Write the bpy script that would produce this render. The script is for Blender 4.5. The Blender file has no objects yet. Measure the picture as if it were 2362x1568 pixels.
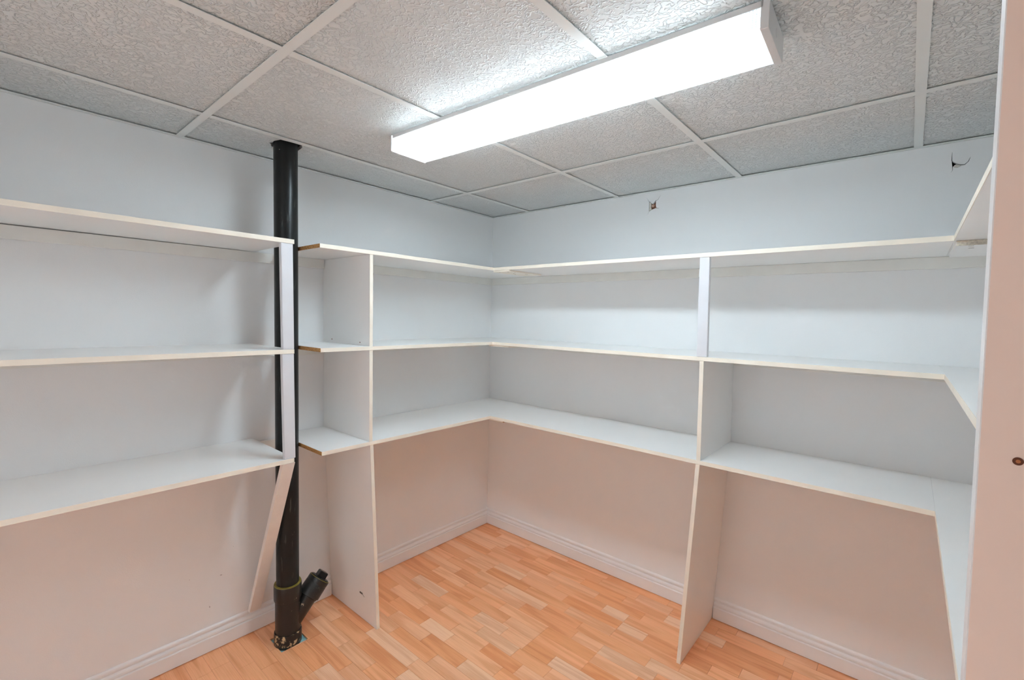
import bpy, bmesh, math, random
from mathutils import Vector, Matrix
random.seed(7)
S = bpy.context.scene
COL = S.collection

# ------------------------------------------------------------------ camera
yaw, pit, rol, F = 0.7081, -0.0496, 0.0232, 1069.6
fw = Vector((-math.sin(yaw)*math.cos(pit), math.cos(yaw)*math.cos(pit), math.sin(pit)))
rt = Vector((math.cos(yaw), math.sin(yaw), 0)); up = rt.cross(fw)
c_, s_ = math.cos(rol), math.sin(rol)
rt, up = c_*rt + s_*up, -s_*rt + c_*up
cam = bpy.data.cameras.new('camera'); co = bpy.data.objects.new('camera', cam); COL.objects.link(co)
M = Matrix((rt, up, -fw)).transposed().to_4x4(); M.translation = (2.1505, -2.2894, 1.4175)
co.matrix_world = M
cam.sensor_width = 36; cam.lens = 36*F/2362; cam.clip_start = .02
S.camera = co

# ------------------------------------------------------------------ light and exposure
LAMP = 35.0            # fluorescent tubes
WORLD = 0.58           # faintly cool fill, let in by an opening added behind the camera
S.view_settings.view_transform = 'Standard'; S.view_settings.look = 'None'
S.view_settings.gamma = 1; S.view_settings.use_curve_mapping = False
S.view_settings.exposure = 1.38
S.cycles.max_bounces = 14; S.cycles.diffuse_bounces = 10; S.cycles.glossy_bounces = 5; S.cycles.transmission_bounces = 6; S.cycles.transparent_max_bounces = 8
w = bpy.data.worlds.new('world'); S.world = w; w.use_nodes = True
w.node_tree.nodes['Background'].inputs[0].default_value = (.93, .97, 1.0, 1)
w.node_tree.nodes['Background'].inputs[1].default_value = WORLD

# ------------------------------------------------------------------ sizes
H = 2.0728; Z = (1.6852, 1.2774, 0.8637); T = .016       # ceiling, shelf tops, board thickness
DA, DB, XC, XR, YF = .4018, .4152, 2.2361, 2.64, -3.0
GX = [.3122 + .6096*k for k in range(4)]; GY = [-.5393, -.5393-1.2192]

# ------------------------------------------------------------------ materials
def mat(name):
    m = bpy.data.materials.new(name); m.use_nodes = True
    nt = m.node_tree; b = nt.nodes['Principled BSDF']
    return m, nt, b
def N(nt, kind, **kw):
    n = nt.nodes.new(kind)
    for k, v in kw.items():
        if k in n.inputs: n.inputs[k].default_value = v
        else: setattr(n, k, v)
    return n
def ramp(nt, stops):
    r = nt.nodes.new('ShaderNodeValToRGB'); e = r.color_ramp.elements
    e[0].position, e[0].color = stops[0][0], (*stops[0][1], 1)
    e[1].position, e[1].color = stops[-1][0], (*stops[-1][1], 1)
    for p, c in stops[1:-1]:
        x = e.new(p); x.color = (*c, 1)
    return r
def simple(name, col, rough=.5, mottle=.03, scale=6, bump=0, bscale=200, spec=.5, world=False):
    m, nt, b = mat(name); L = nt.links
    tc = N(nt, 'ShaderNodeTexCoord')
    n = N(nt, 'ShaderNodeTexNoise', Scale=scale, Detail=3)
    L.new(tc.outputs['Object'], n.inputs['Vector'])
    r = ramp(nt, [(.3, tuple(c*(1-mottle) for c in col)), (.7, tuple(min(1, c*(1+mottle)) for c in col))])
    L.new(n.outputs['Fac'], r.inputs[0]); L.new(r.outputs[0], b.inputs['Base Color'])
    b.inputs['Roughness'].default_value = rough
    b.inputs['Specular IOR Level'].default_value = spec
    if bump:
        n2 = N(nt, 'ShaderNodeTexNoise', Scale=bscale, Detail=2); L.new(tc.outputs['Object'], n2.inputs['Vector'])
        bp = N(nt, 'ShaderNodeBump', Strength=bump, Distance=.001)
        L.new(n2.outputs['Fac'], bp.inputs['Height']); L.new(bp.outputs[0], b.inputs['Normal'])
    return m
M_wall = simple('wall_paint', (.83, .83, .83), .55, .012, 3, .25, 350, .3)
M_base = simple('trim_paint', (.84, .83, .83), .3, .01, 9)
M_mel = simple('white_melamine', (.88, .88, .87), .32, .012, 5)
M_edge = simple('cream_edge_band', (.88, .81, .70), .4, .03, 14)
M_wood = simple('painted_wood', (.68, .68, .71), .4, .02, 12, .2, 120)
M_batten = simple('batten_paint', (.80, .79, .75), .45, .03, 10, .2, 120)
M_raw = simple('raw_particleboard', (.48, .26, .09), .8, .35, 180, .8, 500)
M_rough = simple('rough_sawn_edge', (.55, .52, .44), .8, .25, 160, .8, 400)
M_tee = simple('ceiling_tee_enamel', (.78, .80, .78), .4, .01, 5)
M_metal = simple('lamp_white_enamel', (.72, .72, .72), .35, .01, 5)
M_jamb_warm = simple('jamb_warm_lit', (.88, .69, .59), .45, .03, 5, .1, 90)  # the pink is warm light from behind the camera, put into the colour
M_dark = simple('dark_hole', (.02, .018, .015), .9)
M_rust = simple('rusty_hole', (.22, .08, .035), .8, .4, 300)
M_foam = simple('blue_underlay', (.28, .55, .60), .8, .1, 60)
M_mark = simple('pencil_dark_mark', (.16, .14, .12), .8)
M_scuff = simple('scuff_grey', (.42, .38, .38), .7)
M_stick = simple('timber_behind_plaster', (.22, .10, .06), .8, .4, 120)
M_plaster = simple('torn_plaster', (.62, .60, .55), .8, .1, 200)
M_thread = simple('pale_thread', (.85, .85, .8), .7)

def ceiling_mat():
    m, nt, b = mat('stucco_ceiling_tile'); L = nt.links
    tc = N(nt, 'ShaderNodeTexCoord')
    d = N(nt, 'ShaderNodeTexNoise', Scale=42, Detail=2); L.new(tc.outputs['Object'], d.inputs['Vector'])
    mx = N(nt, 'ShaderNodeVectorMath', operation='MULTIPLY_ADD'); mx.inputs[1].default_value = (.03, .03, .03)
    L.new(d.outputs['Color'], mx.inputs[0]); L.new(tc.outputs['Object'], mx.inputs[2])
    n = N(nt, 'ShaderNodeTexNoise', Scale=75, Detail=1.5, Roughness=.4); L.new(mx.outputs[0], n.inputs['Vector'])
    # ridges: thin squiggles where the noise crosses its mean
    s = N(nt, 'ShaderNodeMath', operation='SUBTRACT'); s.inputs[1].default_value = .5; L.new(n.outputs['Fac'], s.inputs[0])
    a = N(nt, 'ShaderNodeMath', operation='ABSOLUTE'); L.new(s.outputs[0], a.inputs[0])
    r = ramp(nt, [(0, (1, 1, 1)), (.09, (0, 0, 0))]); r.color_ramp.interpolation = 'EASE'
    L.new(a.outputs[0], r.inputs[0])
    bp = N(nt, 'ShaderNodeBump', Strength=.9, Distance=.0026)
    L.new(r.outputs[0], bp.inputs['Height']); L.new(bp.outputs[0], b.inputs['Normal'])
    n3 = N(nt, 'ShaderNodeTexNoise', Scale=3, Detail=2); L.new(tc.outputs['Object'], n3.inputs['Vector'])
    r3 = ramp(nt, [(.3, (.70, .72, .71)), (.7, (.74, .76, .75))]); L.new(n3.outputs['Fac'], r3.inputs[0])
    L.new(r3.outputs[0], b.inputs['Base Color'])
    b.inputs['Roughness'].default_value = .42; b.inputs['Specular IOR Level'].default_value = .5
    return m
M_tile = ceiling_mat()

def strip_mat():
    m, nt, b = mat('laminate_beech_strip'); L = nt.links
    tc = N(nt, 'ShaderNodeTexCoord'); oi = N(nt, 'ShaderNodeObjectInfo')
    sc = N(nt, 'ShaderNodeMath', operation='MULTIPLY'); sc.inputs[1].default_value = 37.0; L.new(oi.outputs['Random'], sc.inputs[0])
    ad = N(nt, 'ShaderNodeVectorMath', operation='ADD'); L.new(tc.outputs['Object'], ad.inputs[0]); L.new(sc.outputs[0], ad.inputs[1])
    mp = N(nt, 'ShaderNodeMapping'); mp.inputs['Scale'].default_value = (.9, 11, 1); L.new(ad.outputs[0], mp.inputs['Vector'])
    # cathedral grain: rings of a stretched noise
    n = N(nt, 'ShaderNodeTexNoise', Scale=1.5, Detail=2, Roughness=.45); L.new(mp.outputs[0], n.inputs['Vector'])
    k = N(nt, 'ShaderNodeMath', operation='MULTIPLY'); k.inputs[1].default_value = 24; L.new(n.outputs['Fac'], k.inputs[0])
    sn = N(nt, 'ShaderNodeMath', operation='SINE'); L.new(k.outputs[0], sn.inputs[0])
    r = ramp(nt, [(.0, (.90, .81, .74)), (.5, (1.0, 1.0, 1.0)), (1, (1.03, 1.03, 1.03))])
    mr = N(nt, 'ShaderNodeMapRange'); mr.inputs['From Min'].default_value = -1; L.new(sn.outputs[0], mr.inputs['Value'])
    L.new(mr.outputs[0], r.inputs[0])
    # fine pores
    mp2 = N(nt, 'ShaderNodeMapping'); mp2.inputs['Scale'].default_value = (9, 420, 1); L.new(ad.outputs[0], mp2.inputs['Vector'])
    n2 = N(nt, 'ShaderNodeTexNoise', Scale=1, Detail=2); L.new(mp2.outputs[0], n2.inputs['Vector'])
    r2 = ramp(nt, [(.35, (.92, .87, .82)), (.55, (1, 1, 1))]); L.new(n2.outputs['Fac'], r2.inputs[0])
    m1 = N(nt, 'ShaderNodeMix', data_type='RGBA', blend_type='MULTIPLY'); m1.inputs[0].default_value = 1
    L.new(oi.outputs['Color'], m1.inputs[6]); L.new(r.outputs[0], m1.inputs[7])
    m2 = N(nt, 'ShaderNodeMix', data_type='RGBA', blend_type='MULTIPLY'); m2.inputs[0].default_value = 1
    L.new(m1.outputs[2], m2.inputs[6]); L.new(r2.outputs[0], m2.inputs[7])
    L.new(m2.outputs[2], b.inputs['Base Color'])
    b.inputs['Roughness'].default_value = .38
    return m
M_strip = strip_mat()

def pipe_mat():
    m, nt, b = mat('black_abs_plastic'); L = nt.links
    tc = N(nt, 'ShaderNodeTexCoord')
    n = N(nt, 'ShaderNodeTexNoise', Scale=26, Detail=6, Roughness=.75); L.new(tc.outputs['Object'], n.inputs['Vector'])
    mp = N(nt, 'ShaderNodeMapping'); mp.inputs['Scale'].default_value = (90, 90, 12); L.new(tc.outputs['Object'], mp.inputs['Vector'])
    n2 = N(nt, 'ShaderNodeTexNoise', Scale=1, Detail=3); L.new(mp.outputs[0], n2.inputs['Vector'])
    r = ramp(nt, [(.62, (.012, .013, .013)), (.80, (.09, .095, .09))]); L.new(n2.outputs['Fac'], r.inputs[0])
    # rare plaster spots
    r2 = ramp(nt, [(.68, (0, 0, 0)), (.72, (1, 1, 1))]); L.new(n.outputs['Fac'], r2.inputs[0])
    mx = N(nt, 'ShaderNodeMix', data_type='RGBA'); L.new(r2.outputs[0], mx.inputs[0])
    L.new(r.outputs[0], mx.inputs[6]); mx.inputs[7].default_value = (.35, .34, .30, 1)
    L.new(mx.outputs[2], b.inputs['Base Color']); b.inputs['Roughness'].default_value = .3; b.inputs['Specular IOR Level'].default_value = .25
    return m
M_pipe = pipe_mat()
def splash_mat(name, lo, hi, col):
    m, nt, b = mat(name); L = nt.links
    tc = N(nt, 'ShaderNodeTexCoord')
    n = N(nt, 'ShaderNodeTexNoise', Scale=42, Detail=7, Roughness=.7, Distortion=.4); L.new(tc.outputs['Object'], n.inputs['Vector'])
    r2 = ramp(nt, [(lo, (0, 0, 0)), (hi, (1, 1, 1))]); L.new(n.outputs['Fac'], r2.inputs[0])
    mx = N(nt, 'ShaderNodeMix', data_type='RGBA'); L.new(r2.outputs[0], mx.inputs[0])
    mx.inputs[6].default_value = (.013, .013, .013, 1); mx.inputs[7].default_value = (*col, 1)
    L.new(mx.outputs[2], b.inputs['Base Color']); b.inputs['Roughness'].default_value = .35
    return m
M_hubspat = splash_mat('abs_with_plaster_smears', .54, .57, (.55, .42, .25))
M_wye = splash_mat('abs_with_few_smears', .66, .70, (.45, .40, .30))
M_cap = splash_mat('abs_scratched_cap', .62, .72, (.22, .23, .20))
M_glue = simple('yellowed_glue', (.17, .13, .02), .4, .3, 60)

def lens_mat(nm='prismatic_acrylic', k=1.0):
    m, nt, b = mat(nm); L = nt.links
    nt.nodes.remove(b); out = nt.nodes['Material Output']
    tc = N(nt, 'ShaderNodeTexCoord')
    mp = N(nt, 'ShaderNodeMapping'); mp.inputs['Rotation'].default_value = (0, 0, math.radians(45)); L.new(tc.outputs['Object'], mp.inputs['Vector'])
    ch = N(nt, 'ShaderNodeTexVoronoi', Scale=210); ch.inputs['Randomness'].default_value = 0
    L.new(mp.outputs[0], ch.inputs['Vector'])
    bp = N(nt, 'ShaderNodeBump', Strength=1, Distance=.002); L.new(ch.outputs['Distance'], bp.inputs['Height'])
    tr = N(nt, 'ShaderNodeBsdfTranslucent'); tr.inputs[0].default_value = (.93*k, .95*k, .96*k, 1)
    tp = N(nt, 'ShaderNodeBsdfTransparent'); tp.inputs[0].default_value = (.9*k, .92*k, .93*k, 1)
    gl = N(nt, 'ShaderNodeBsdfGlossy'); gl.inputs['Roughness'].default_value = .25; gl.inputs[0].default_value = (.9, .95, .95, 1)
    L.new(bp.outputs[0], gl.inputs['Normal']); L.new(bp.outputs[0], tr.inputs['Normal'])
    r = ramp(nt, [(.15, (.25, .25, .25)), (.5, (.62, .62, .62))]); L.new(ch.outputs['Distance'], r.inputs[0])
    m1 = N(nt, 'ShaderNodeMixShader'); L.new(r.outputs[0], m1.inputs[0]); L.new(tp.outputs[0], m1.inputs[1]); L.new(tr.outputs[0], m1.inputs[2])
    m2 = N(nt, 'ShaderNodeMixShader'); m2.inputs[0].default_value = .08; L.new(m1.outputs[0], m2.inputs[1]); L.new(gl.outputs[0], m2.inputs[2])
    L.new(m2.outputs[0], out.inputs[0])
    return m
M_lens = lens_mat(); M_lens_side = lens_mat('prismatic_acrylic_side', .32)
def emit(name, col, st):
    m, nt, b = mat(name); nt.nodes.remove(b)
    e = N(nt, 'ShaderNodeEmission'); e.inputs[0].default_value = (*col, 1); e.inputs[1].default_value = st
    nt.links.new(e.outputs[0], nt.nodes['Material Output'].inputs[0]); return m
M_tube = emit('fluorescent_tube_glow', (.76, .91, 1.0), LAMP)

# ------------------------------------------------------------------ mesh helpers
def link(name, bm, m, parent=None, smooth=False, loc=None):
    me = bpy.data.meshes.new(name); bmesh.ops.recalc_face_normals(bm, faces=bm.faces); bm.to_mesh(me); bm.free()
    me.materials.append(m)
    if smooth:
        for p in me.polygons: p.use_smooth = True
    o = bpy.data.objects.new(name, me); COL.objects.link(o)
    if parent: o.parent = parent
    return o
def hexa(bm, bot, top):
    """closed prism from two loops of equal length"""
    n = len(bot); b = [bm.verts.new(p) for p in bot]; t = [bm.verts.new(p) for p in top]
    bm.faces.new(b[::-1]); bm.faces.new(t)
    for i in range(n): bm.faces.new((b[i], b[(i+1) % n], t[(i+1) % n], t[i]))
def box(bm, x0, x1, y0, y1, z0, z1):
    hexa(bm, [(x0, y0, z0), (x1, y0, z0), (x1, y1, z0), (x0, y1, z0)], [(x0, y0, z1), (x1, y0, z1), (x1, y1, z1), (x0, y1, z1)])
def bx(name, x0, x1, y0, y1, z0, z1, m, parent=None, bev=0):
    bm = bmesh.new(); c = Vector(((x0+x1)/2, (y0+y1)/2, z0))
    if parent is not None and parent.type == 'EMPTY': off = parent.location
    else: off = Vector((0, 0, 0))
    if parent is None: off = c
    box(bm, x0-off.x, x1-off.x, y0-off.y, y1-off.y, z0-off.z, z1-off.z)
    if bev: bmesh.ops.bevel(bm, geom=list(bm.edges), offset=bev, segments=1, affect='EDGES')
    o = link(name, bm, m, parent)
    if parent is None: o.location = c
    return o
def prism(name, loop, ax, a0, a1, m, parent=None):
    """loop of 2d points extruded along axis ax"""
    off = parent.location if (parent is not None and parent.type == 'EMPTY') else Vector((0, 0, 0))
    def p(q, a):
        v = [0, 0, 0]; o2 = [i for i in range(3) if i != ax]; v[o2[0]], v[o2[1]], v[ax] = q[0], q[1], a
        return Vector(v) - off
    bm = bmesh.new(); hexa(bm, [p(q, a0) for q in loop], [p(q, a1) for q in loop])
    return link(name, bm, m, parent)
def skew(name, bot, top, m, parent=None):
    off = parent.location if (parent is not None and parent.type == 'EMPTY') else Vector((0, 0, 0))
    bm = bmesh.new(); hexa(bm, [Vector(p)-off for p in bot], [Vector(p)-off for p in top]); return link(name, bm, m, parent)
def revolve(name, p0, p1, prof, m, parent=None, seg=40, caps=True):
    """prof: list of (t metres along the axis from p0, radius)"""
    off = parent.location if (parent is not None and parent.type == 'EMPTY') else Vector((0, 0, 0))
    p0 = Vector(p0)-off; p1 = Vector(p1)-off; d = (p1-p0).normalized()
    a = d.orthogonal().normalized(); b = d.cross(a); bm = bmesh.new(); rings = []
    for t, r in prof:
        rings.append([bm.verts.new(p0 + d*t + (a*math.cos(2*math.pi*i/seg) + b*math.sin(2*math.pi*i/seg))*r) for i in range(seg)])
    for u, v in zip(rings, rings[1:]):
        for i in range(seg): bm.faces.new((u[i], u[(i+1) % seg], v[(i+1) % seg], v[i]))
    if caps: bm.faces.new(rings[0][::-1]); bm.faces.new(rings[-1])
    o = link(name, bm, m, parent)
    for p in o.data.polygons: p.use_smooth = len(p.vertices) == 4
    try: o.data.set_sharp_from_angle(angle=math.radians(35))
    except Exception: pass
    return o
def empty(name, loc):
    o = bpy.data.objects.new(name, None); o.empty_display_size = .05; o.location = loc; COL.objects.link(o); return o
def tag(o, label=None, cat=None, group=None, kind=None):
    if label: o['label'] = label
    if cat: o['category'] = cat
    if group: o['group'] = group
    if kind: o['kind'] = kind
    return o
def structure(o, label=None):
    o['kind'] = 'structure'
    if label: o['label'] = label
    return o
def cut(o, cutters):
    for c in cutters:
        md = o.modifiers.new('cut', 'BOOLEAN'); md.operation = 'DIFFERENCE'; md.solver = 'EXACT'; md.object = c
    dg = bpy.context.evaluated_depsgraph_get(); me = bpy.data.meshes.new_from_object(o.evaluated_get(dg))
    o.modifiers.clear(); o.data = me
    for c in cutters: bpy.data.objects.remove(c)

# ------------------------------------------------------------------ room shell
# left wall (the wall the pipe stands at), back wall, right wall and the wall behind the camera
wl = structure(bx('wall_left', -.10, 0, YF, .10, -.02, H+.12, M_wall), 'left wall behind the black pipe, off-white paint')
wr = structure(bx('wall_right', XR, XR+.1, YF, .10, -.02, H+.12, M_wall), 'right wall, mostly hidden by the door jamb')
bm = bmesh.new(); box(bm, 0, XR, 0, .012, -.02, H+.12); wb = link('wall_back', bm, M_wall)
structure(wb, 'back wall with two torn holes under the ceiling, off-white paint')
bx('wall_core', 0, XR, .05, .10, -.02, H+.12, M_dark, wb)
def cutter(pts, y0=-.02, y1=.03):
    return prism('cutter', pts, 1, y0, y1, M_dark)
def spike(pts, w=.0012):
    """thin crack through the list of points, tapering at its end"""
    a, b = [], []
    for i, (x, z) in enumerate(pts):
        q = pts[min(i+1, len(pts)-1)]; p = pts[max(i-1, 0)]
        d = Vector((q[0]-p[0], q[1]-p[1])).normalized(); n = Vector((-d.y, d.x)); ww = w*(1-i/len(pts))
        a.append((x+n.x*ww, z+n.y*ww)); b.append((x-n.x*ww, z-n.y*ww))
    return a + b[::-1]
h1 = [(1.0985, 2.0225), (1.106, 2.026), (1.112, 2.016), (1.120, 2.013), (1.131, 2.026), (1.135, 2.030), (1.136, 2.001), (1.139, 1.990), (1.118, 1.985), (1.104, 1.978), (1.0985, 1.978)]
h2 = [(2.2335, 2.013), (2.239, 2.004), (2.245, 2.000), (2.250, 1.995), (2.243, 1.993), (2.238, 1.987), (2.236, 1.992)]
cut(wb, [cutter(h1), cutter(h2),
         cutter(spike([(1.102, 2.022), (1.094, 2.034), (1.085, 2.047)])), cutter(spike([(1.133, 2.026), (1.146, 2.031), (1.156, 2.045), (1.162, 2.050)])),
         cutter(spike([(1.103, 1.981), (1.096, 1.968), (1.094, 1.962)], .0008)), cutter(spike([(1.136, 1.991), (1.150, 1.987), (1.154, 1.989)], .0012)),
         cutter(spike([(2.2345, 2.010), (2.2340, 2.025), (2.2338, 2.040)], .001)), cutter(spike([(2.237, 1.990), (2.238, 1.977), (2.234, 1.968)], .001)),
         cutter(spike([(2.246, 1.996), (2.257, 1.991), (2.268, 1.990), (2.277, 1.999), (2.282, 2.014)], .0022))])
# what shows inside the holes: torn plaster edge and the timber behind
o = prism('plaster_flap', [(1.0995, 2.021), (1.107, 2.024), (1.110, 2.010), (1.108, 1.998), (1.112, 1.986), (1.100, 1.979)], 1, .002, .010, M_plaster, wb)
o = bx('timber', 1.08, 1.16, .016, .05, 1.96, 2.05, M_stick, wb)
bm = bmesh.new(); bmesh.ops.create_icosphere(bm, subdivisions=2, radius=.0085, matrix=Matrix.Translation((1.115, .014, 2.006)) @ Matrix.Scale(.7, 4, (0, 1, 0)))
for v in bm.verts: v.co += Vector((random.uniform(-1, 1), random.uniform(-1, 1), random.uniform(-1, 1)))*.001
link('plaster_lump', bm, simple('pink_plaster', (.60, .42, .33), .8, .2, 200), wb)
prism('plaster_flap', [(2.246, 1.994), (2.254, 1.991), (2.259, 1.987), (2.250, 1.982), (2.240, 1.985)], 1, -.003, .004, M_plaster, wb)
# the wall behind the camera, with an opening added to let in fill
wf = empty('wall_front', (0, YF, 0)); structure(wf, 'wall behind the camera with an opening added for fill light')
bx('wall_panel', -.1, .7, YF-.1, YF, -.02, H+.12, M_wall, wf)
bx('wall_panel', 1.9, XR+.1, YF-.1, YF, -.02, H+.12, M_wall, wf)
bx('wall_panel', .7, 1.9, YF-.1, YF, 2.03, H+.12, M_wall, wf)
# wall stub that ends the right-hand shelves, faced by the jamb board seen at the right edge
stub = structure(bx('wall_partition', 2.225, XR, -1.775, -1.69, -.0, H+.1, M_wall), 'short wall stub behind the jamb board')
jb = empty('trim_1', (2.3, -1.8, 0)); structure(jb, 'door jamb board at the right edge with a screw hole, warm light painted in as pink')
skew('board_edge_lamp_lit', [(2.2052, -1.7995, 0), (2.2068, -1.7995, 0), (2.2068, -1.776, 0), (2.2052, -1.776, 0)],
     [(2.1877, -1.7995, H), (2.1893, -1.7995, H), (2.1893, -1.776, H), (2.1877, -1.776, H)], M_base, jb)  # whiter skin: lamp light on this side of the board, painted in
skew('jamb_board', [(2.206, -1.8, 0), (2.60, -1.8, 0), (2.60, -1.776, 0), (2.206, -1.776, 0)],
     [(2.1885, -1.8, H), (2.60, -1.8, H), (2.60, -1.776, H), (2.1885, -1.776, H)], M_jamb_warm, jb)
bpy.context.view_layer.update()
bm = bmesh.new(); bmesh.ops.bevel
for r_, y_, mm in ((.0029, -1.8004, 'rim'), (.0013, -1.8007, 'core')):
    o = revolve('screw_hole', (2.2145, y_, 1.322), (2.2145, y_+.001, 1.322), [(0, r_), (.001, r_)], simple('hole_'+mm, (.14, .045, .02) if mm == 'rim' else (.45, .16, .06), .8), jb, 20)
bm.free()

# baseboards, profile (out from wall, height)
PROF = [(0, .003), (.0145, .003), (.0155, .058), (.0145, .0605), (.0105, .0625), (.0120, .066), (.0125, .070), (.0115, .075), (.0085, .079), (.0045, .0815), (.0030, .087), (.0035, .0885), (.0080, .0895), (.0082, .094), (.0070, .0985), (.0030, .103), (0, .104)]
def baseboard(name, side, a0, a1, label):
    bm = bmesh.new()
    if side == 'left':
        q = lambda d, z, a: Vector((d, a, z))
    elif side == 'back':
        q = lambda d, z, a: Vector((a, -d, z))
    else:
        q = lambda d, z, a: Vector((XR-d, a, z))
    # mitre at the corner
    def end(a, d):
        if side == 'left' and abs(a) < 1e-6: return -d
        if side == 'back' and abs(a) < 1e-6: return d
        return a
    hexa(bm, [q(d, z, end(a0, d)) for d, z in PROF], [q(d, z, end(a1, d)) for d, z in PROF])
    o = link(name, bm, M_base); structure(o, label)
    return o
baseboard('baseboard_left', 'left', YF, -1.142, 'moulded white baseboard behind the black pipe')
baseboard('baseboard_left', 'left', -1.119, 0, 'moulded white baseboard on the left wall, between divider and corner')
baseboard('baseboard_back', 'back', 0, 1.4835, 'moulded white baseboard on the back wall, between corner and divider')
baseboard('baseboard_back', 'back', 1.5045, XR, 'moulded white baseboard on the back wall, right of the divider')
baseboard('baseboard_right', 'right', -1.69, -.02, 'moulded white baseboard on the right wall')

# ------------------------------------------------------------------ floor of beech-look strips
HX0, HX1, HY0, HY1 = .115, .232, -1.478, -1.366          # square hole round the pipe
fl = bpy.data.objects.new('floor', None)
bm = bmesh.new(); box(bm, -.1, XR+.1, YF-.1, .1, -.06, -.020); fl = link('floor', bm, simple('concrete_slab', (.3, .3, .29), .9))
structure(fl, 'beech-look strip laminate floor')
bx('underlay', 0, XR, YF, 0, -.020, -.0081, M_foam, fl)
P = .0655
known = {   # row: [(x of joint, tone of the strip that starts there)]
 0: [(.14, 1), (.42, 2), (.70, 1), (.96, 0), (1.30, 1), (1.62, 2)], 1: [(.20, 2), (.42, 1), (.60, 0), (.95, 1), (1.16, 2), (1.337, 0), (1.55, 1)],
 2: [(.33, 0), (.55, 1), (.877, 0), (1.12, 1), (1.337, 3), (1.60, 0), (1.86, 1)], 3: [(.28, 1), (.49, 0), (.70, 2), (1.0, 0), (1.25, 1), (1.55, 0)],
 4: [(.30, 1), (.603, 2), (.80, 1), (1.077, 3), (1.198, 1), (1.45, 0), (1.70, 2)], 5: [(.427, 3), (.62, 1), (.892, 0), (1.198, 3), (1.323, 0), (1.60, 1)],
 6: [(.25, 2), (.427, 0), (.70, 1), (.95, 2), (1.198, 1), (1.508, 2), (1.80, 1)], 7: [(.18, 1), (.40, 2), (.603, 3), (.86, 0), (1.06, 1), (1.395, 3), (1.62, 1)],
 8: [(.313, 0), (.52, 2), (.775, 0), (1.078, 2), (1.21, 3), (1.45, 1)], 9: [(.20, 2), (.44, 1), (.70, 2), (.959, 0), (1.21, 2), (1.40, 0)],
 10: [(.32, 0), (.55, 1), (.787, 2), (.959, 1), (1.21, 0)], 11: [(.185, 3), (.42, 1), (.655, 3), (.83, 2), (.959, 0), (1.092, 3), (1.33, 1)],
 12: [(.29, 1), (.50, 2), (.74, 3), (.95, 1), (1.12, 2)], 13: [(.18, 2), (.42, 1), (.645, 2), (.832, 0), (1.02, 2)],
 14: [(.27, 0), (.512, 3), (.68, 2), (.97, 1), (1.2, 2)], 15: [(.16, 1), (.36, 2), (.60, 0), (.83, 3), (1.1, 0)],
 16: [(.24, 2), (.46, 1), (.72, 2), (.94, 0)], 17: [(.14, 0), (.38, 3), (.68, 2), (.91, 1)], 18: [(.20, 1), (.42, 0), (.695, 3), (.95, 1)],
 19: [(.12, 2), (.375, 2), (.568, 1), (.80, 2)], 20: [(.24, 0), (.50, 2), (.77, 1)]}
TONES = {0: (.87, .40, .19), 1: (.92, .46, .24), 2: (.95, .53, .31), 3: (.96, .61, .40)}
cache = {}
def strip(x0, x1, row, tone):
    y1 = -row*P; y0 = y1-P; g = .00035
    x0 += g; x1 -= g; y0 += g; y1 -= g
    pieces = [(x0, x1, y0, y1)]
    if x1 > HX0 and x0 < HX1 and y1 > HY0 and y0 < HY1:
        pieces = []
        if x0 < HX0: pieces.append((x0, HX0, y0, y1))
        if x1 > HX1: pieces.append((HX1, x1, y0, y1))
        a, b = max(x0, HX0), min(x1, HX1)
        if y0 < HY0: pieces.append((a, b, y0, HY0))
        if y1 > HY1: pieces.append((a, b, HY1, y1))
    if not pieces: return
    c = Vector(((x0+x1)/2, (y0+y1)/2, 0))
    key = round(x1-x0, 3) if len(pieces) == 1 and pieces[0] == (x0, x1, y0, y1) else None
    if key and key in cache: me = cache[key]
    else:
        bm = bmesh.new()
        for p in pieces: box(bm, p[0]-c.x, p[1]-c.x, p[2]-c.y, p[3]-c.y, -.008, 0)
        me = bpy.data.meshes.new('floor_strip'); bmesh.ops.recalc_face_normals(bm, faces=bm.faces); bm.to_mesh(me); bm.free(); me.materials.append(M_strip)
        if key: cache[key] = me
    o = bpy.data.objects.new('floor_strip', me); COL.objects.link(o); o.parent = fl; o.location = (c.x, c.y, -random.uniform(0, .00025))
    t = TONES[tone]; f = random.uniform(.96, 1.04); h = random.uniform(-.012, .012)
    o.color = (min(1, t[0]*f), min(1, t[1]*f+h*.5), min(1, t[2]*f+h), 1)
nrow = 24
for row in range(nrow):
    js = list(known.get(row, []))
    if not js or js[0][0] > .1: js.insert(0, (0.0, random.choice((0, 1, 2))))
    while js[-1][0] < XR-.35:
        js.append((js[-1][0]+random.choice((.19, .24, .27, .31)), random.choice((0, 1, 1, 2, 2, 3))))
    js = [(0.0, js[0][1])] + js[1:]
    for i, (x, tn) in enumerate(js):
        x1 = js[i+1][0] if i+1 < len(js) else XR
        strip(x, x1, row, tn)
# nearer the camera, below the frame: the remaining strips as one joined part
bm = bmesh.new()
y = -nrow*P
while y > YF:
    x = -random.uniform(0, .2)
    while x < XR:
        x2 = x+random.choice((.19, .24, .27, .31)); box(bm, max(0, x)+.0003, min(XR, x2)-.0003, max(YF, y-P)+.0003, y-.0003, -.008, 0); x = x2
    y -= P
rest = link('floor_strips_near_camera', bm, M_strip, fl); rest['kind'] = 'stuff'; rest.color = (*TONES[1], 1)

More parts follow.
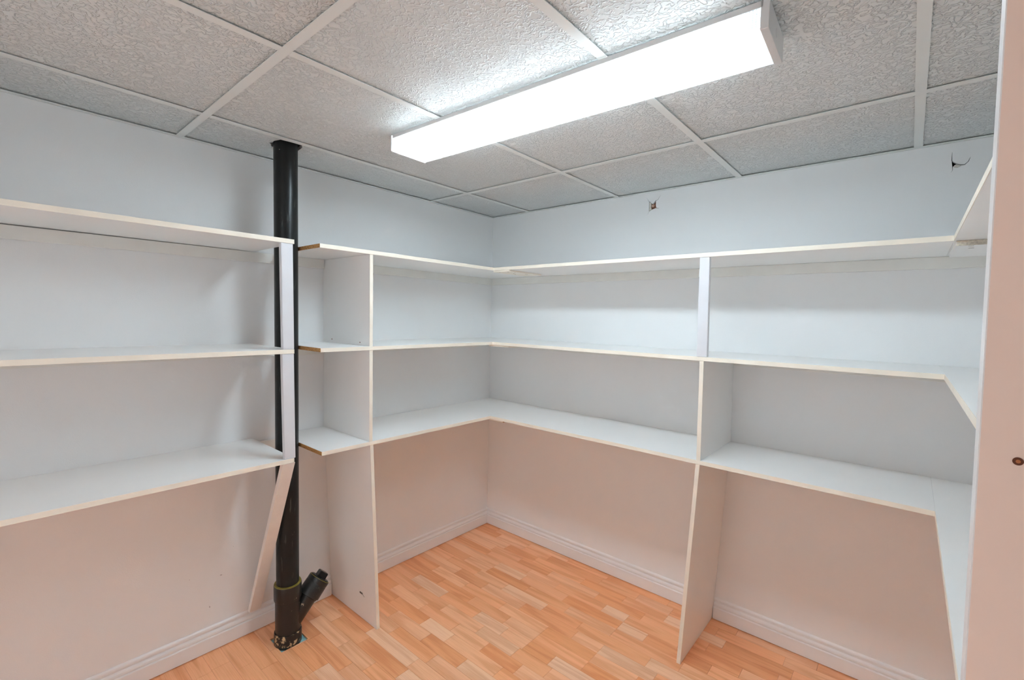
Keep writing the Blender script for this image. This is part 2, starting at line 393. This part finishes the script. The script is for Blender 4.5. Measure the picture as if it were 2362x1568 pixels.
# ------------------------------------------------------------------ suspended ceiling
ce = empty('ceiling', (0, 0, H)); structure(ce, 'suspended ceiling of stucco-textured tiles in a white tee grid')
xs = [0] + GX + [XR]; ys = [0] + GY + [YF]
hole = [(.160, -1.470), (.178, -1.493), (.196, -1.500), (.208, -1.511), (.222, -1.504), (.240, -1.508), (.276, -1.498), (.281, -1.462), (.2835, -1.418), (.258, -1.405), (.20, -1.398), (.150, -1.42)]
for i in range(len(xs)-1):
    for j in range(len(ys)-1):
        x0, x1, y1, y0 = xs[i], xs[i+1], ys[j], ys[j+1]
        gx0 = .002 if i == 0 else .004; gx1 = .002 if i == len(xs)-2 else .004
        c = Vector(((x0+x1)/2, (y0+y1)/2, 0)); bm = bmesh.new()
        z = H+.0045+random.uniform(0, .001)
        box(bm, x0+gx0-c.x, x1-gx1-c.x, y0+.004-c.y, y1-.004-c.y, z-H, z-H+.015)
        o = link('ceiling_tile', bm, M_tile, ce); o.location = c
        if i == 0 and j == 1:
            bpy.context.view_layer.update(); cut(o, [prism('cutter', hole, 2, H-.02, H+.05, M_dark)])
def tee(name, x0, x1, y0, y1):
    bm = bmesh.new(); box(bm, x0, x1, y0, y1, -.0002, .0014)
    cx, cy = (x0+x1)/2, (y0+y1)/2
    if x1-x0 > y1-y0: box(bm, x0, x1, cy-.001, cy+.001, .0014, .03)
    else: box(bm, cx-.001, cx+.001, y0, y1, .0014, .03)
    return link(name, bm, M_tee, ce)
TW = .0125
for yy in GY: tee('main_tee', .019, XR-.019, yy-TW, yy+TW)
for xx in GX:
    for a, b in ((-.019, GY[0]+TW), (GY[0]-TW, GY[1]+TW), (GY[1]-TW, YF+.019)):
        tee('cross_tee', xx-TW, xx+TW, b+.0002, a-.0002)
def angle(x0, x1, y0, y1, side):
    bm = bmesh.new(); box(bm, x0, x1, y0, y1, -.001, .0006)
    if side == 'l': box(bm, 0, .001, y0, y1, -.001, .022)
    if side == 'b': box(bm, x0, x1, -.001, 0, -.001, .022)
    return link('wall_angle', bm, M_tee, ce)
angle(0, .0192, YF, 0, 'l'); angle(.0192, XR-.0192, -.0192, 0, 'b'); angle(XR-.0192, XR, YF, 0, 'r'); angle(.0192, XR-.0192, YF, YF+.0192, 'f')
bx('roof_deck', -.1, XR+.1, YF-.1, .1, H+.12, H+.16, M_dark, ce)

# ------------------------------------------------------------------ shelves
def shelf(x0, x1, y0, y1, zt, front, label, group, cut_end=None, t0=T):
    """front: which side carries the cream edge band ('x+', 'x-', 'y-')"""
    e = empty('shelf', ((x0+x1)/2, (y0+y1)/2, zt-T)); tag(e, label, 'shelf', group); b = .0012
    bx0, bx1, by0, by1 = x0, x1, y0, y1
    if front == 'x+': bx1 -= b
    if front == 'x-': bx0 += b
    if front == 'y-': by0 += b
    if cut_end == 'y0': by0 += b
    bx('board', bx0, bx1, by0, by1, zt-T, zt, M_mel, e, .0006)
    if front == 'x+': bx('edge_band', x1-b, x1, y0, min(y1, -DB), zt-T, zt, M_edge, e, .0003)
    if front == 'x-': bx('edge_band', x0, x0+b, y0, -DB, zt-T, zt, M_edge, e, .0003)
    if front == 'y-': bx('edge_band', x0, x1, y0, y0+b, zt-T, zt, M_edge, e, .0003)
    if cut_end == 'y0':
        o = bx('cut_end', x0, x1-b, y0, y0+b, zt-T+.0004, zt-.0004, M_raw, e); o['label'] = 'raw brown particleboard end'
    return e
lev = ['top', 'middle', 'bottom']
YE, YS = -1.5, -1.4045
for k, z in enumerate(Z):
    shelf(.001, DA, YF+.01, YE-.0015, z, 'x+', '%s white shelf on the left wall, left of the black pipe' % lev[k], 'shelves left of the pipe')
    shelf(.001, DA, (-1.4035, -1.3990, -1.3930)[k], -.001, z, 'x+', '%s white shelf on the left wall, between black pipe and corner, brown sawn end' % lev[k], 'shelves between pipe and corner', 'y0')
    shelf(DA-.0010, XC, -DB, -.001, z, 'y-', '%s long white shelf on the back wall, cream front edge' % lev[k], 'shelves on the back wall')
    shelf(XC-.0009, XR-.001, -1.688, -.001, z, 'x-', '%s white shelf along the right wall, running towards the door jamb' % lev[k], 'shelves on the right wall')

# wooden battens on the walls under the boards
BH = .042
def batten(x0, x1, y0, y1, z, label, group):
    o = bx('batten', x0, x1, y0, y1, z-T-BH-.0004, z-T-.0004, M_batten, None, .0008); tag(o, label, 'batten', group); return o
for k, z in enumerate(Z):
    bt = batten(.0005, .0195, YF+.02, -1.187, z, 'thin wooden batten on the left wall under the %s shelf, running behind the black pipe' % lev[k], 'battens on the left wall')
    if k == 0:      # it sags away from the shelf towards the camera
        for v in bt.data.vertices:
            if v.co.y < 0: v.co.z -= .0055
    batten(.0005, .0195, -1.158, -.0005, z, 'thin wooden batten under the %s shelf, between left divider and corner' % lev[k], 'battens on the left wall')
    if k == 0: batten(.020, XR-.001, -.0195, -.0005, z, 'long thin batten on the back wall under the top shelf', 'battens on the back wall')
    else:
        batten(.020, 1.522, -.0195, -.0005, z, 'batten under the %s shelf on the back wall, left of the divider' % lev[k], 'battens on the back wall')
        batten(1.546, XR-.001, -.0195, -.0005, z, 'batten under the %s shelf on the back wall, right of the divider' % lev[k], 'battens on the back wall')

# divider panels between the shelves
def dots(e, pts, m, r, nm, lab=None):
    for p, d in pts:
        o = revolve(nm, p, Vector(p)+Vector(d)*.0008, [(0, r), (.0008, r)], m, e, 12)
        if lab: o['label'] = lab
def divider_left(z0, z1, yb0, yt0, label, kind='plain'):
    """panel at right angles to the left wall; yb0/yt0 = its near side at bottom and top"""
    e = empty('divider_panel', (DA/2, yb0+.008, z0)); tag(e, label, 'divider', 'upright divider panels'); w = .0155; b = .0012
    X0 = .0205 if z1 > 1.0 else .001
    x0 = .001
    def pr(xa, xb, nm, m):
        skew(nm, [(xa, yb0, z0), (xb, yb0, z0), (xb, yb0+w, z0), (xa, yb0+w, z0)], [(xa, yt0, z1), (xb, yt0, z1), (xb, yt0+w, z1), (xa, yt0+w, z1)], m, e)
    pr(x0 if kind == 'low' else .001, DA-b-.001, 'board', M_mel); pr(DA-b-.001, DA-.001, 'edge_band', M_edge)
    return e
d1 = divider_left(Z[1]+.0004, Z[0]-T-.0006, -1.1815, -1.1835, 'white divider panel beside the pipe, between top and middle shelf')
dots(d1, [((.085, -1.1826, 1.294), (0, -1, 0)), ((.327, -1.1826, 1.291), (0, -1, 0))], M_rust, .0028, 'screw_hole')
d2 = divider_left(Z[2]+.0004, Z[1]-T-.0006, -1.179, -1.1815, 'white divider panel beside the pipe, between middle and bottom shelf')
d3 = divider_left(.0004, Z[2]-T-.0006, -1.1335, -1.1745, 'tall white divider panel standing on the floor beside the pipe')
bx('scratch', .270, .294, -1.1410, -1.1400, .1210, .1285, M_mark, d3); 
skew('scratch', [(.292, -1.1408, .1225), (.308, -1.1405, .1145), (.308, -1.1395, .1145), (.292, -1.1398, .1225)], [(.292, -1.1408, .1240), (.308, -1.1405, .1152), (.308, -1.1395, .1152), (.292, -1.1398, .1240)], M_mark, d3)
def divider_back(z0, z1, xb, xt, label):
    e = empty('divider_panel', (xb+.008, -DB/2, z0)); tag(e, label, 'divider', 'upright divider panels'); w = .0155; b = .0012
    def pr(ya, yb_, nm, m):
        skew(nm, [(xb, ya, z0), (xb+w, ya, z0), (xb+w, yb_, z0), (xb, yb_, z0)], [(xt, ya, z1), (xt+w, ya, z1), (xt+w, yb_, z1), (xt, yb_, z1)], m, e)
    pr(-DB+b+.001, -.001 if z0 < .5 else -.001, 'board', M_mel); pr(-DB+.001, -DB+b+.001, 'edge_band', M_edge)
    return e
divider_back(Z[2]+.0004, Z[1]-T-.0006, 1.529, 1.5255, 'white divider panel on the back wall, between middle and bottom shelf')
db = divider_back(.0004, Z[2]-T-.0006, 1.484, 1.5275, 'tall leaning white divider panel standing on the floor at the back wall')
# the low panels are scribed over the baseboard; the baseboards stop at their sides

# posts and the slanting leg
def bar(name, pts_bot, pts_top, m, label, cat, group):
    c = sum((Vector(p) for p in pts_bot), Vector())/4; e = empty(name, c); tag(e, label, cat, group)
    skew('strip', pts_bot, pts_top, m, e); return e
PD = .019
def post(x0, x1, y0b, y1b, y0t, y1t, z0, z1, label):
    bm = bmesh.new(); c = Vector(((x0+x1)/2, (y0b+y1b)/2, z0))
    hexa(bm, [Vector(p)-c for p in ((x0, y0b, z0), (x1, y0b, z0), (x1, y1b, z0), (x0, y1b, z0))], [Vector(p)-c for p in ((x0, y0t, z1), (x1, y0t, z1), (x1, y1t, z1), (x0, y1t, z1))])
    bmesh.ops.bevel(bm, geom=list(bm.edges), offset=.0012, segments=2, affect='EDGES')
    o = link('support_post', bm, M_wood); o.location = c; tag(o, label, 'post', 'upright wooden posts'); return o
post(DA-.001-PD, DA-.001, -1.5425, -1.5015, -1.5495, -1.5065, Z[1]+.0004, Z[0]-T-.0004, 'white wooden post in front of the pipe, between top and middle shelf')
post(DA-.001-PD, DA-.001, -1.5365, -1.4965, -1.5455, -1.5025, Z[2]+.0004, Z[1]-T-.0004, 'white wooden post in front of the pipe, between middle and bottom shelf')
bm = bmesh.new(); c = Vector((1.53, -DB+.01, Z[1])); zz0, zz1 = Z[1]+.0004, Z[0]-T-.0004
hexa(bm, [Vector(p)-c for p in ((1.5125, -DB+.001, zz0), (1.5525, -DB+.001, zz0), (1.5525, -DB+.02, zz0), (1.5125, -DB+.02, zz0))],
     [Vector(p)-c for p in ((1.509, -DB+.001, zz1), (1.5465, -DB+.001, zz1), (1.5465, -DB+.02, zz1), (1.509, -DB+.02, zz1))])
bmesh.ops.bevel(bm, geom=list(bm.edges), offset=.0012, segments=2, affect='EDGES')
o = link('support_post', bm, M_wood); o.location = c; tag(o, 'white wooden post under the top shelf on the back wall', 'post', 'upright wooden posts')
# slanting leg from the wall above the baseboard up to the front of the bottom shelf
bm = bmesh.new(); a = Vector((DA-.001, 0, Z[2]-T-.0006))
hexa(bm, [(.0135, -1.530, .106), (.0335, -1.530, .106), (.0335, -1.483, .106), (.0135, -1.483, .106)],
     [(DA-.024, -1.543, Z[2]-T-.0006), (DA-.001, -1.543, Z[2]-T-.0006), (DA-.001, -1.4975, Z[2]-T-.0006), (DA-.024, -1.4975, Z[2]-T-.0006)])
bmesh.ops.bevel(bm, geom=list(bm.edges), offset=.001, segments=1, affect='EDGES')
o = link('slanting_leg', bm, simple('painted_leg', (.80, .77, .74), .45, .03, 15, .2, 120)); tag(o, 'slanting wooden leg from the bottom shelf down to the baseboard, passing the pipe', 'leg')

# cleats screwed under the corner joints of the boards
def cleat(x0, x1, y0, y1, z, label, m=M_edge, th=.0085):
    e = empty('cleat', ((x0+x1)/2, (y0+y1)/2, z-T-.0005-th)); tag(e, label, 'cleat', 'cleats under the corner joints')
    bx('plate', x0, x1, y0, y1, z-T-.0005-th, z-T-.0005, m, e, .0006); return e
c0 = cleat(DA-.004, DA+.112, -DB+.002, -.13, Z[0], 'cream cleat with nail heads under the top shelf joint, at the inner corner', M_edge)
dots(c0, [((DA+x, -DB+y, Z[0]-T-.0090), (0, 0, -1)) for x, y in ((.02, .03), (.075, .035), (.09, .075), (.06, .10), (.02, .16), (.075, .20), (.09, .17))], M_mark, .0022, 'nail_head')
cleat(DA-.03, DA+.115, -DB+.006, -.13, Z[1], 'cream cleat under the middle shelf joint, at the inner corner')
c2 = cleat(DA-.012, DA+.085, -DB+.006, -.13, Z[2], 'cream cleat under the bottom shelf joint, at the inner corner')
bx('sawn_end', DA+.085, DA+.0857, -DB+.008, -.132, Z[2]-T-.0085, Z[2]-T-.001, M_raw, c2)
c3 = cleat(XC+.004, XR-.03, -DB+.002, -.12, Z[0], 'wide cleat with rough front edge under the top shelf joint, by the jamb', M_mel, .015)
bx('sawn_end', XC+.005, XR-.031, -DB+.001, -DB+.002, Z[0]-T-.0152, Z[0]-T-.0008, M_rough, c3)
for p in ((2.273, -.400), (2.277, -.350)):
    bx('nail_head', p[0]-.006, p[0]+.006, p[1]-.002, p[1]+.002, Z[0]-T-.0160, Z[0]-T-.0155, M_mark, c3)
cleat(XC+.03, XR-.03, -DB+.06, -.12, Z[1], 'cleat under the middle shelf joint by the jamb', M_mel)
cleat(XC+.03, XR-.03, -DB+.06, -.12, Z[2], 'cleat under the bottom shelf joint by the jamb', M_mel)

# ------------------------------------------------------------------ black drain pipe with clean-out
pp = empty('drain_pipe', (.178, -1.428, 0)); tag(pp, 'black plastic drain pipe from floor to ceiling with a clean-out branch near the floor', 'pipe')
P0 = Vector((.178, -1.428, -.02)); P1 = Vector((.222, -1.4555, H+.1)); PDIR = (P1-P0).normalized()
L_ = (P1-P0).length
revolve('pipe', P0, P1, [(.03, .0445), (L_, .0445)], M_pipe, pp, 48)
revolve('floor_hub', P0, P1, [(.012, .050), (.012, .052), (.017, .0545), (.066, .0545), (.072, .053), (.072, .050)], M_hubspat, pp, 48)
revolve('wye_body', P0, P1, [(.070, .0495), (.215, .0495), (.215, .0535), (.219, .0545), (.277, .0545), (.281, .0535), (.281, .047)], M_wye, pp, 48)
revolve('glue_bead', P0, P1, [(.2805, .0535), (.2835, .0525), (.2845, .0475), (.2845, .0445)], M_glue, pp, 48)
B0 = P0 + PDIR*.085; B1 = Vector((.186, -1.292, .222)); BD = (B1-B0).normalized(); BL = (B1-B0).length
br = revolve('branch', B0, B1, [(0, .040), (BL-.085, .040), (BL-.08, .0435), (BL-.030, .0435)], M_wye, pp, 44)
revolve('clean_out_adapter', B0, B1, [(BL-.076, .0435), (BL-.074, .0485), (BL-.022, .0475), (BL-.020, .0465), (BL-.018, .0475), (BL, .0475), (BL+.002, .045), (BL+.002, .040)], M_cap, pp, 44)
revolve('glue_bead', B0, B1, [(BL+.0005, .0470), (BL+.0025, .0462), (BL+.0025, .0440)], M_glue, pp, 44, False)
revolve('cap', B0, B1, [(BL, .043), (BL+.004, .043), (BL+.006, .040)], M_pipe, pp, 44)
# square wrench plug on the cap
a = BD.orthogonal().normalized(); b = BD.cross(a); base = B0 + BD*(BL+.005) - pp.location; bm = bmesh.new()
an = math.radians(20); a, b = a*math.cos(an)+b*math.sin(an), b*math.cos(an)-a*math.sin(an); s = .020
hexa(bm, [base+a*s*i+b*s*j for i, j in ((-1, -1), (1, -1), (1, 1), (-1, 1))], [base+BD*.026+a*s*.95*i+b*s*.95*j for i, j in ((-1, -1), (1, -1), (1, 1), (-1, 1))])
bmesh.ops.bevel(bm, geom=list(bm.edges), offset=.002, segments=2, affect='EDGES')
link('square_plug', bm, M_pipe, pp)

# ------------------------------------------------------------------ fluorescent fixture
# long axis from A to B on the ceiling, slightly turned
A = Vector((.668, -1.1905, 0)); Bv = Vector((1.901, -1.145, 0)); LX = (Bv-A).normalized(); LY = Vector((-LX.y, LX.x, 0)); LEN = (Bv-A).length
lt = empty('ceiling_light', (*((A+Bv)/2).xy, H-.001)); lt.rotation_euler = (0, 0, math.atan2(LX.y, LX.x))
tag(lt, 'long white fluorescent ceiling light with prismatic wrap lens, switched on', 'ceiling light')
hl, hw, hh = LEN/2, .0825, .058
def lbox(nm, x0, x1, y0, y1, z0, z1, m, bev=0):
    bm = bmesh.new(); box(bm, x0, x1, y0, y1, z0, z1)
    if bev: bmesh.ops.bevel(bm, geom=list(bm.edges), offset=bev, segments=1, affect='EDGES')
    return link(nm, bm, m, lt)
# housing: shallow tray
bm = bmesh.new(); box(bm, -hl+.012, hl-.012, -hw+.004, hw-.004, -.004, -.0005); box(bm, -hl+.012, hl-.012, -hw, -hw+.0015, -.013, -.0005)
box(bm, -hl+.012, hl-.012, hw-.0015, hw, -.013, -.0005); box(bm, -hl+.012, hl-.012, -.03, .03, -.022, -.004)
link('housing', bm, M_metal, lt)
lbox('end_cap', hl-.0165, hl, -hw, hw, -hh, -.0005, M_metal, .0008)
lbox('end_cap', -hl, -hl+.0065, -hw, hw, -hh, -.0005, M_metal, .0008)
# lens: open wrap of acrylic
bm = bmesh.new(); sec = [(-hw+.001, -.013), (-hw+.0008, -.050), (-hw+.004, -.0555), (-hw+.010, -.0575), (hw-.010, -.0575), (hw-.004, -.0555), (hw-.0008, -.050), (hw-.001, -.013)]
va = [bm.verts.new((-hl+.007, y, z)) for y, z in sec]; vb = [bm.verts.new((hl-.017, y, z)) for y, z in sec]
for i in range(len(sec)-1): bm.faces.new((va[i], va[i+1], vb[i+1], vb[i]))
ln = link('lens', bm, M_lens, lt); ln.data.materials.append(M_lens_side)
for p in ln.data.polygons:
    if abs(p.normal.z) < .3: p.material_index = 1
for yy in (-.038, .038):
    q = lambda x: lt.matrix_world
    bm = bmesh.new(); n = 16; rings = []
    for x in (-hl+.065, hl-.085):
        rings.append([bm.verts.new((x, yy+.013*math.cos(2*math.pi*i/n), -.033+.013*math.sin(2*math.pi*i/n))) for i in range(n)])
    for i in range(n): bm.faces.new((rings[0][i], rings[0][(i+1) % n], rings[1][(i+1) % n], rings[1][i]))
    bm.faces.new(rings[0][::-1]); bm.faces.new(rings[1])
    t = link('tube', bm, M_tube, lt, True)
# tiny bright knockout ring on the end cap
o = revolve('knockout', (0, 0, 0), (1, 0, 0), [(0, .009), (.0006, .009)], M_metal, lt, 20)
o.location = (hl, .0, -.030)
o['label'] = 'small round knockout'
for o in list(lt.children):
    if o.name.startswith('knockout'):
        for v in o.data.vertices: v.co += Vector(lt.location)

# cobweb threads hanging on the fixture's near side
def on_lamp(x, out, dz): v = A + LX*x - LY*(hw+out); return (v.x, v.y, H+dz)
cw = empty('cobweb', on_lamp(.55, .02, -.002)); tag(cw, 'wispy cobweb threads between ceiling and the near side of the lamp', 'cobweb')
def thread(pts, r=.0004):
    bm = bmesh.new(); pts = [Vector(p)-cw.location for p in pts]; rings = []
    for p in pts: rings.append([bm.verts.new(p+Vector(d)*r) for d in ((1, 0, 0), (-.5, .87, 0), (-.5, -.87, 0))])
    for u, v in zip(rings, rings[1:]):
        for i in range(3): bm.faces.new((u[i], u[(i+1) % 3], v[(i+1) % 3], v[i]))
    link('thread', bm, M_thread, cw)
thread([on_lamp(.50, .022, -.001), on_lamp(.53, .012, -.006), on_lamp(.58, .002, -.012)])
thread([on_lamp(.55, .026, -.001), on_lamp(.56, .014, -.008), on_lamp(.565, .002, -.014)])
thread([on_lamp(.56, .026, -.001), on_lamp(.585, .012, -.006), on_lamp(.60, .002, -.012)])
thread([on_lamp(.44, .012, -.001), on_lamp(.445, .006, -.010), on_lamp(.43, .001, -.022)])

# small scuffs on the left wall below the bottom shelf
for (y, z, w_, h_, r_) in ((-1.627, .303, .010, .0030, .2), (-1.670, .184, .004, .0060, .4), (-1.74, .33, .002, .002, 0), (-1.58, .41, .002, .002, 0)):
    o = prism('scuff', [(y-w_/2, z), (y-w_*.2, z+h_), (y+w_/2, z+h_*.3), (y+w_*.1, z-h_*.6)], 0, -.0002, .0003, M_scuff, wl)
    o.matrix_parent_inverse = Matrix.Translation(-wl.location)
